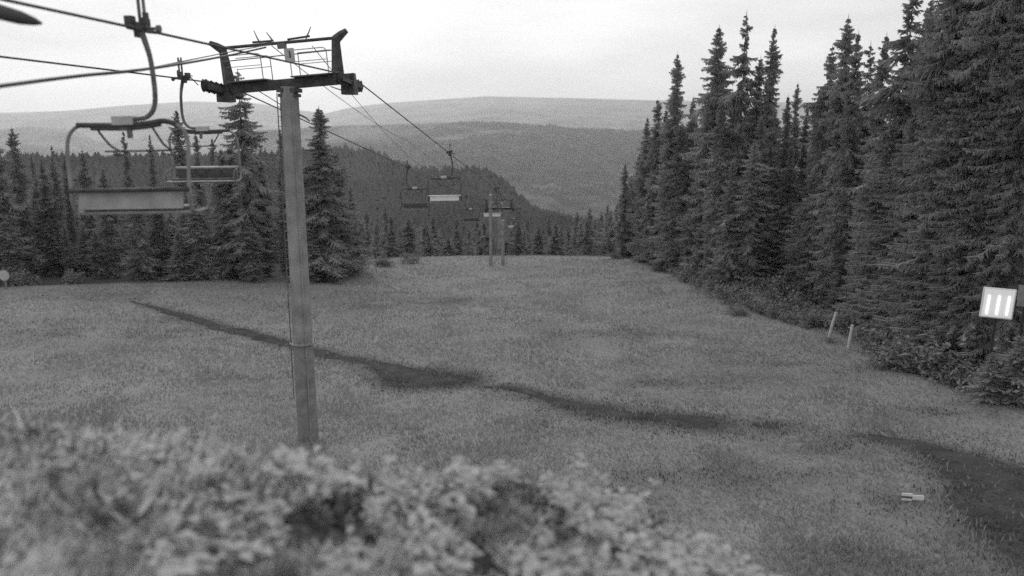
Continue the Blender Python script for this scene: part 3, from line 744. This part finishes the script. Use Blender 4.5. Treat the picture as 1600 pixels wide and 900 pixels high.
def make_tower(label, Y, small=False):
    cxA, cxB = LA(Y), LB(Y); cy = Y
    cx = (cxA+cxB)/2+(.06 if not small else 0); zarm = (ZA(Y)+ZB(Y))/2-.30
    gz = hz(cx, cy)-.1
    root = empty('lift_tower', (cx, cy, gz), label, 'ski lift tower', None, AZL)
    h = zarm-gz
    # tapered tube in two lengths with a flange between them
    hj = h*.30 if not small else h*.4
    MB().tube([(0,0,0),(0,0,hj)], [.345,.315], 24).build('lower_pole', M['galvd'], root, smooth=False)
    MB().tube([(0,0,hj+.05),(0,0,h+.1)], [.31,.27], 24).build('upper_pole', M['galv'], root, smooth=False)
    fl = MB().tube([(0,0,hj-.0),(0,0,hj+.05)], .43, 24).build('flange', M['galv'], root)
    for k in range(12):
        a = k*math.pi/6; MB().tube([(.385*math.cos(a),.385*math.sin(a),hj-.04),(.385*math.cos(a),.385*math.sin(a),hj+.10)], .016, 6).build('bolt', M['mid'], fl)
    MB().box((0,0,-.06), (1.2,1.2,.4)).build('footing', M['concrete'], root, bevel=.03)
    tl = MB(); tl.box((0,0,h-.02), (.66,.5,.12)).box((0,0,h-.17), (.60,.42,.10)); tl.build('pole_cap', M['dark'], root)
    tilt = Matrix.Rotation(R(-4.6) if not small else 0, 3, 'Y')
    def T(x, y, z): return Vector((0,0,h))+tilt @ Vector((x, y, z))
    xr, xl = 1.86, -2.14
    a = MB(); a.box(T(-.02,0,.18), (4.25,.28,.30), tilt)
    a.build('cross_arm', M['dark'], root, bevel=.012)
    # lifting frame: two posts and the upper beam with flared ends
    for x, s in ((xl+.22, -1), (xr-.22, 1)):
        pm = MB()
        c0 = T(x-s*.06,0,.30); c1 = T(x,0,1.40)
        d = c1-c0
        pm.tube([c0, c1], [.20,.125], 4)
        pm.build('frame_post', M['dark'], root)
        fm = MB(); fm.tube([T(x+s*.0,0,1.36), T(x+s*.20,0,1.50), T(x+s*.37,0,1.60)], [.15,.12,.08], 6)
        fm.build('frame_horn', M['dark'], root)
    MB().tube([T(xl+.2,0,1.41), T(xr-.2,0,1.41)], .052, 6).build('upper_beam', M['dark'], root)
    MB().box(T(-.05,0,1.32), (.26,.12,.16), tilt).build('beam_bracket', M['mid'], root)
    for q_ in (([T(-.95,0,1.50), T(-.35,0,1.49)]), ([T(.15,0,1.49),T(.85,0,1.53)])): MB().tube(q_, .035, 6).build('cable_clamp', M['dark'], root)
    for (xa, xb, zb) in ((-.72,-.86,1.84),(-.30,-.48,1.76),(.72,.92,1.80)):
        MB().tube([T(xa,0,1.47), T((xa+xb)/2,0,1.62), T(xb,0,zb)], [.03,.02,.012], 6).build('antenna', M['mid'], root)
    # service platforms with rails
    for s, x0, x1 in ((-1, -1.72, -.62), (1, .28, 1.42)):
        for yy in (-.42, .42):
            hp = spline([T(x0,yy,1.12), T((x0+x1)/2,yy,1.12), T(x1-.12 if s < 0 else x1-.12,yy,1.12), T(x1-.02,yy,1.05), T(x1,yy,.9), T(x1,yy,.36)], 4)
            MB().tube(hp, .015, 6).build('handrail', M['galv'], root)
            MB().tube([T(x0,yy,.78), T(x1,yy,.78)], .012, 6).build('middle_rail', M['galv'], root)
            if s > 0: MB().tube([T(x0,yy,1.12), T(x0,yy,.36)], .015, 6).build('rail_post', M['galv'], root)
        MB().box(T((x0+x1)/2,0,.355), (x1-x0+.1,.9,.035), tilt).build('platform', M['mid'], root)
    MB().tube([T(xl+.25,-.3,.98), T(xr-.3,-.3,1.03)], .018, 6).build('cable_conduit', M['mid'], root)
    sp = MB().box(T(.30,-.47,.98), (.30,.025,.40), tilt).build('number_plate', M['pale'], root)
    MB().box(T(.32,-.487,1.0), (.045,.006,.2), tilt).build('plate_mark', M['dark'], sp)
    sheave_train(root, cxA-cx, ZA(Y)-gz-.0, 1, 8, R(-3.5), -.1)
    sheave_train(root, cxB-cx, ZB(Y)-gz-.0, -1, 8, R(-3.5), -.1)
    for x, zz in ((cxA-cx, ZA(Y)-gz-.30), (cxB-cx, ZB(Y)-gz-.30)):
        s = 1 if x > 0 else -1
        MB().box((x-s*.05,0,zz-.05), (.40,.55,.42)).build('sheave_hanger', M['dark'], root, bevel=.01)
    lp = spline([T(xr-.5,-.2,-.02), T(xr-.1,-.25,-.18), T(xr+.15,-.25,-.24), T(xr+.2,-.25,.05)], 5)
    MB().tube(lp, .018, 6).build('guard_loop', M['mid'], root)
    lp = spline([T(xl-.02,-.2,.0), T(xl+.08,-.25,-.18), T(xl+.4,-.25,-.24)], 5)
    MB().tube(lp, .018, 6).build('guard_loop', M['mid'], root)
    MB().tube([T(-.95,0,.03), (-.29,0,h-.45)], .014, 6).build('brace', M['mid'], root)
    MB().tube([(.28,0,h-.75), (.5,-.05,h-.85), (.62,-.1,h-.95)], [.03,.03,.02], 6).build('hook', M['mid'], root)
    # ladder up the left side
    if not small:
        ld = MB(); 
        for yy in (-.16, .16): ld.tube([(-.36,yy,1.6), (-.345,yy,h-.1)], .016, 6)
        ld = ld.build('ladder', M['mid'], root)
        for k in range(int((h-1.9)/.3)):
            MB().tube([(-.355,-.16,1.8+.3*k), (-.355,.16,1.8+.3*k)], .012, 6).build('rung', M['mid'], ld)
        MB().tube([(-.31,0,.3),(-.30,0,h-.4)], .02, 6).build('conduit', M['galv'], root)
        MB().tube([(.2,-.31,.4),(.19,-.30,hj-.05)], .022, 6).tube([(.19,-.29,hj+.1),(.17,-.265,h-.3)], .022, 6).build('conduit', M['galv'], root)
    return root
T1 = make_tower('tall grey tube lift tower with dark crossarm standing in the foreground grass', 25.65)
T2 = make_tower('small distant lift tower on the crest beneath the small bright-backed chair', 115, small=True)

# communication cables from the terminal past the tower top
tp = P(452, 76, 25.7)
def sag(a, b, s, n=24):
    a = Vector(a); b = Vector(b); return [a.lerp(b, k/n)+Vector((0,0,-4*s*(k/n)*(1-k/n))) for k in range(n+1)]
def cable(pts, r, label): return tag(MB().tube(pts, r, 6).build('cable', M['rope'], smooth=True), label, 'cable', 'communication cables of the chairlift')
c0 = P(-40, 140, 5.0); c0b = c0.copy()
m1 = P(235, 107, 12.0)
ct = P(415, 74, 25.6)
cable(spline([P(-160,156,7.6), P(0,134.5,9.3), P(120,119,11.2), P(235,107,13.6), P(350,88,20.5), ct], 8), .026, 'thick near cable crossing the upper left sky towards the tower top')
cable(spline([P(190,114,13.2), P(235,106,14.4), P(350,83,20.5), P(425,69,25.6)], 8), .013, 'thin cable running just above the thick one towards the tower top')
cable(sag(P(425,72,25.6), P(640,222,75), .3)+sag(P(640,222,75), P(760,300,115), .5)[1:], .013, 'thin cable leaving the tower top down past the left of the pole head')
cable(sag(P(488,72,25.6), P(665,262,95), .6), .012, 'thin cable leaving the tower top down to the right')

# dark tapered fitting that reaches in at the top left corner
r0 = MB(); pa, pb = P(-60, 2, 9), P(66, 37, 9.3)
dd = pb-pa
r0.tube([pa, pa+dd*.45, pa+dd*.72, pa+dd*.9, pb], [.05,.085,.075,.045,.012], 12)
rc = empty('lamp_bracket', pa, 'dark tapered bracket end reaching in at the top left corner', 'bracket')
ob = r0.build('bracket_arm', M['dark'], None, smooth=True); ob.parent = rc; ob.matrix_parent_inverse = Matrix.Translation(-pa)
pm = MB().tube([pa, pa+Vector((-1.2,-.2,.2))], .05, 8).tube([pa+Vector((-1.2,-.2,.2)), Vector((pa.x-1.2, pa.y-.2, hz(pa.x-1.2, pa.y-.2)))], .09, 12)
ob = pm.build('post', M['galv'], None, smooth=True); ob.parent = rc; ob.matrix_parent_inverse = Matrix.Translation(-pa)

# ------------------------------------------------------------------ poles, stakes, signs
def pole(name, px, base, top, r, label, cat, m, lean=(0, 0), Yf=None, group=None, cap=True):
    g = G(px, base); tz = P(px, top, g.y).z; h = tz-g.z
    root = empty(name, (g.x, g.y, g.z), label, cat, group)
    MB().tube([(0,0,-.3),(lean[0]*.5*h,lean[1]*.5*h,h*.5),(lean[0]*h,lean[1]*h,h)], [r*1.1,r,r*.9], 10).build('shaft', m, root)
    if cap: MB().tube([(lean[0]*h,lean[1]*h,h),(lean[0]*h,lean[1]*h,h+r*.5)], [r*1.15,r*.8], 10).build('cap', M['pale'], root)
    return root
pole('tall_pole', 767, 415, 305, .17, 'left of the two tall pale poles standing on the crest', 'pole', M['galv'], group='tall pale poles on the crest')
pole('tall_pole', 786, 414, 345, .16, 'right and shorter of the two tall pale poles standing on the crest', 'pole', M['galv'], group='tall pale poles on the crest')
pole('wooden_stake', 1294, 529, 489, .085, 'left leaning wooden stake at the edge of the right wood', 'stake', M['stakew'], lean=(.22, 0), group='leaning stakes at the right wood')
pole('wooden_stake', 1325, 546, 509, .085, 'right leaning wooden stake at the edge of the right wood, a little lower', 'stake', M['stakew'], lean=(.10, 0), group='leaning stakes at the right wood')

g = G(10, 452); z1 = P(10, 430, g.y).z-g.z
mk = empty('marker_post', (g.x, g.y, g.z), 'short post with round pale marker at the foot of the left wood', 'marker')
MB().tube([(0,0,-.2),(0,0,z1)], .07, 8).build('post', M['wood'], mk)
MB().tube([(0,-.12,z1),(0,-.07,z1)], .42, 18).build('disc', M['pale'], mk, bevel=.01)

# light box with three tubes at the right edge, on a post among the trees
def emis(name, v, s):
    m = mat(name, v, .5); b = m.node_tree.nodes['Principled BSDF']; b.inputs['Emission Color'].default_value = (1,1,1,1); b.inputs['Emission Strength'].default_value = s; return m
YS = float(np.interp(1560, *zip(*front)))-4.6
for px, tip, dy in ((1594,522,-.6),(1552,548,-.3),(1622,500,-.8)):
    tree_px(px, tip, YS+dy, 'young', {1594:'young dark conifer growing below the right side of the glowing panel', 1552:'young dark conifer growing below the left side of the glowing panel', 1622:'young dark conifer cut by the right edge below the grey board'}[px], 'young conifers round the glowing panel', .9)
c = P(1559, 474, YS); wS = 47*YS/F; hS = 50*YS/F
gx = hz(c.x, YS)
lb = empty('light_panel', (c.x, YS, gx), 'glowing square panel with three bright upright bars in front of the right trees', 'lit panel', None, R(-20))
zc = c.z-gx
MB().box((0,0,zc), (wS,.10,hS), Matrix.Rotation(R(2), 3, 'Y')).build('housing', M['white'], lb, bevel=.05)
MB().box((0,-.062,zc), (wS*.90,.02,hS*.90), Matrix.Rotation(R(2), 3, 'Y')).build('diffuser', emis('lit_diffuser', .7, .3), lb, bevel=.01)
for k in (-1, 0, 1):
    MB().tube([(k*wS*.30-.02,-.10,zc-hS*.36),(k*wS*.30+.015,-.10,zc+hS*.26)], .035, 10).build('light_tube', emis('lit_tube', .8, 1.1), lb)
MB().box((0,.11,(zc-hS/2)/2), (.10,.10,zc-hS/2+.6)).build('post', M['rubber'], lb)
c = P(1606, 465, YS); gx = hz(c.x, YS+.3)
lb2 = empty('sign_board', (c.x, YS+.3, gx), 'dull grey board cut by the right picture edge beside the glowing panel', 'sign', None, R(-20))
MB().box((.1,0,c.z-gx), (.55,.04,.85)).build('board', M['galv'], lb2, bevel=.01)
MB().box((.1,.07,(c.z-gx)/2), (.09,.09,c.z-gx+.4)).build('post', M['rubber'], lb2)

# small low sign with stripes in the grass at lower right
g = G(1425, 783); mp_ = 1/F*g.y*1.04
sg = empty('trail_sign', (g.x, g.y, g.z), 'small white low sign with one dark stripe in the grass at lower right', 'sign')
u = mp_
tl_ = Matrix.Rotation(R(5), 3, 'Y')
MB().box((9.5*u,0,.10), (18.5*u,.03,7.6*u), tl_).build('right_board', M['white'], sg)
MB().box((-9*u,-.01,.105+5.2*u), (17*u,.03,4.6*u), tl_).build('upper_slat', M['white'], sg)
MB().box((-9*u,-.01,.105-3.4*u), (17*u,.03,3.2*u), tl_).build('lower_slat', M['white'], sg)
MB().box((-9*u,.012,.105+.9*u), (17*u,.012,10*u), tl_).build('dark_board', M['mid'], sg)
MB().box((0,.04,.0), (.04,.04,.26)).build('stake', M['wood'], sg)

# ------------------------------------------------------------------ haze
def haze():
    zb, zt = -378.0, 600.0
    m = bpy.data.materials.new('haze'); m.use_nodes = True; t = m.node_tree; t.nodes.clear()
    o = t.nodes.new('ShaderNodeOutputMaterial'); p = t.nodes.new('ShaderNodeVolumePrincipled')
    p.inputs['Color'].default_value = (.97,.97,.97,1); p.inputs['Density'].default_value = 6.9e-5; p.inputs['Anisotropy'].default_value = .6
    t.links.new(p.outputs[0], o.inputs['Volume'])
    mb = MB().box((0,0,(zb+zt)/2), (37800,37800,zt-zb)); b = mb.build('haze', m); tag(b, kind='stuff')
haze()
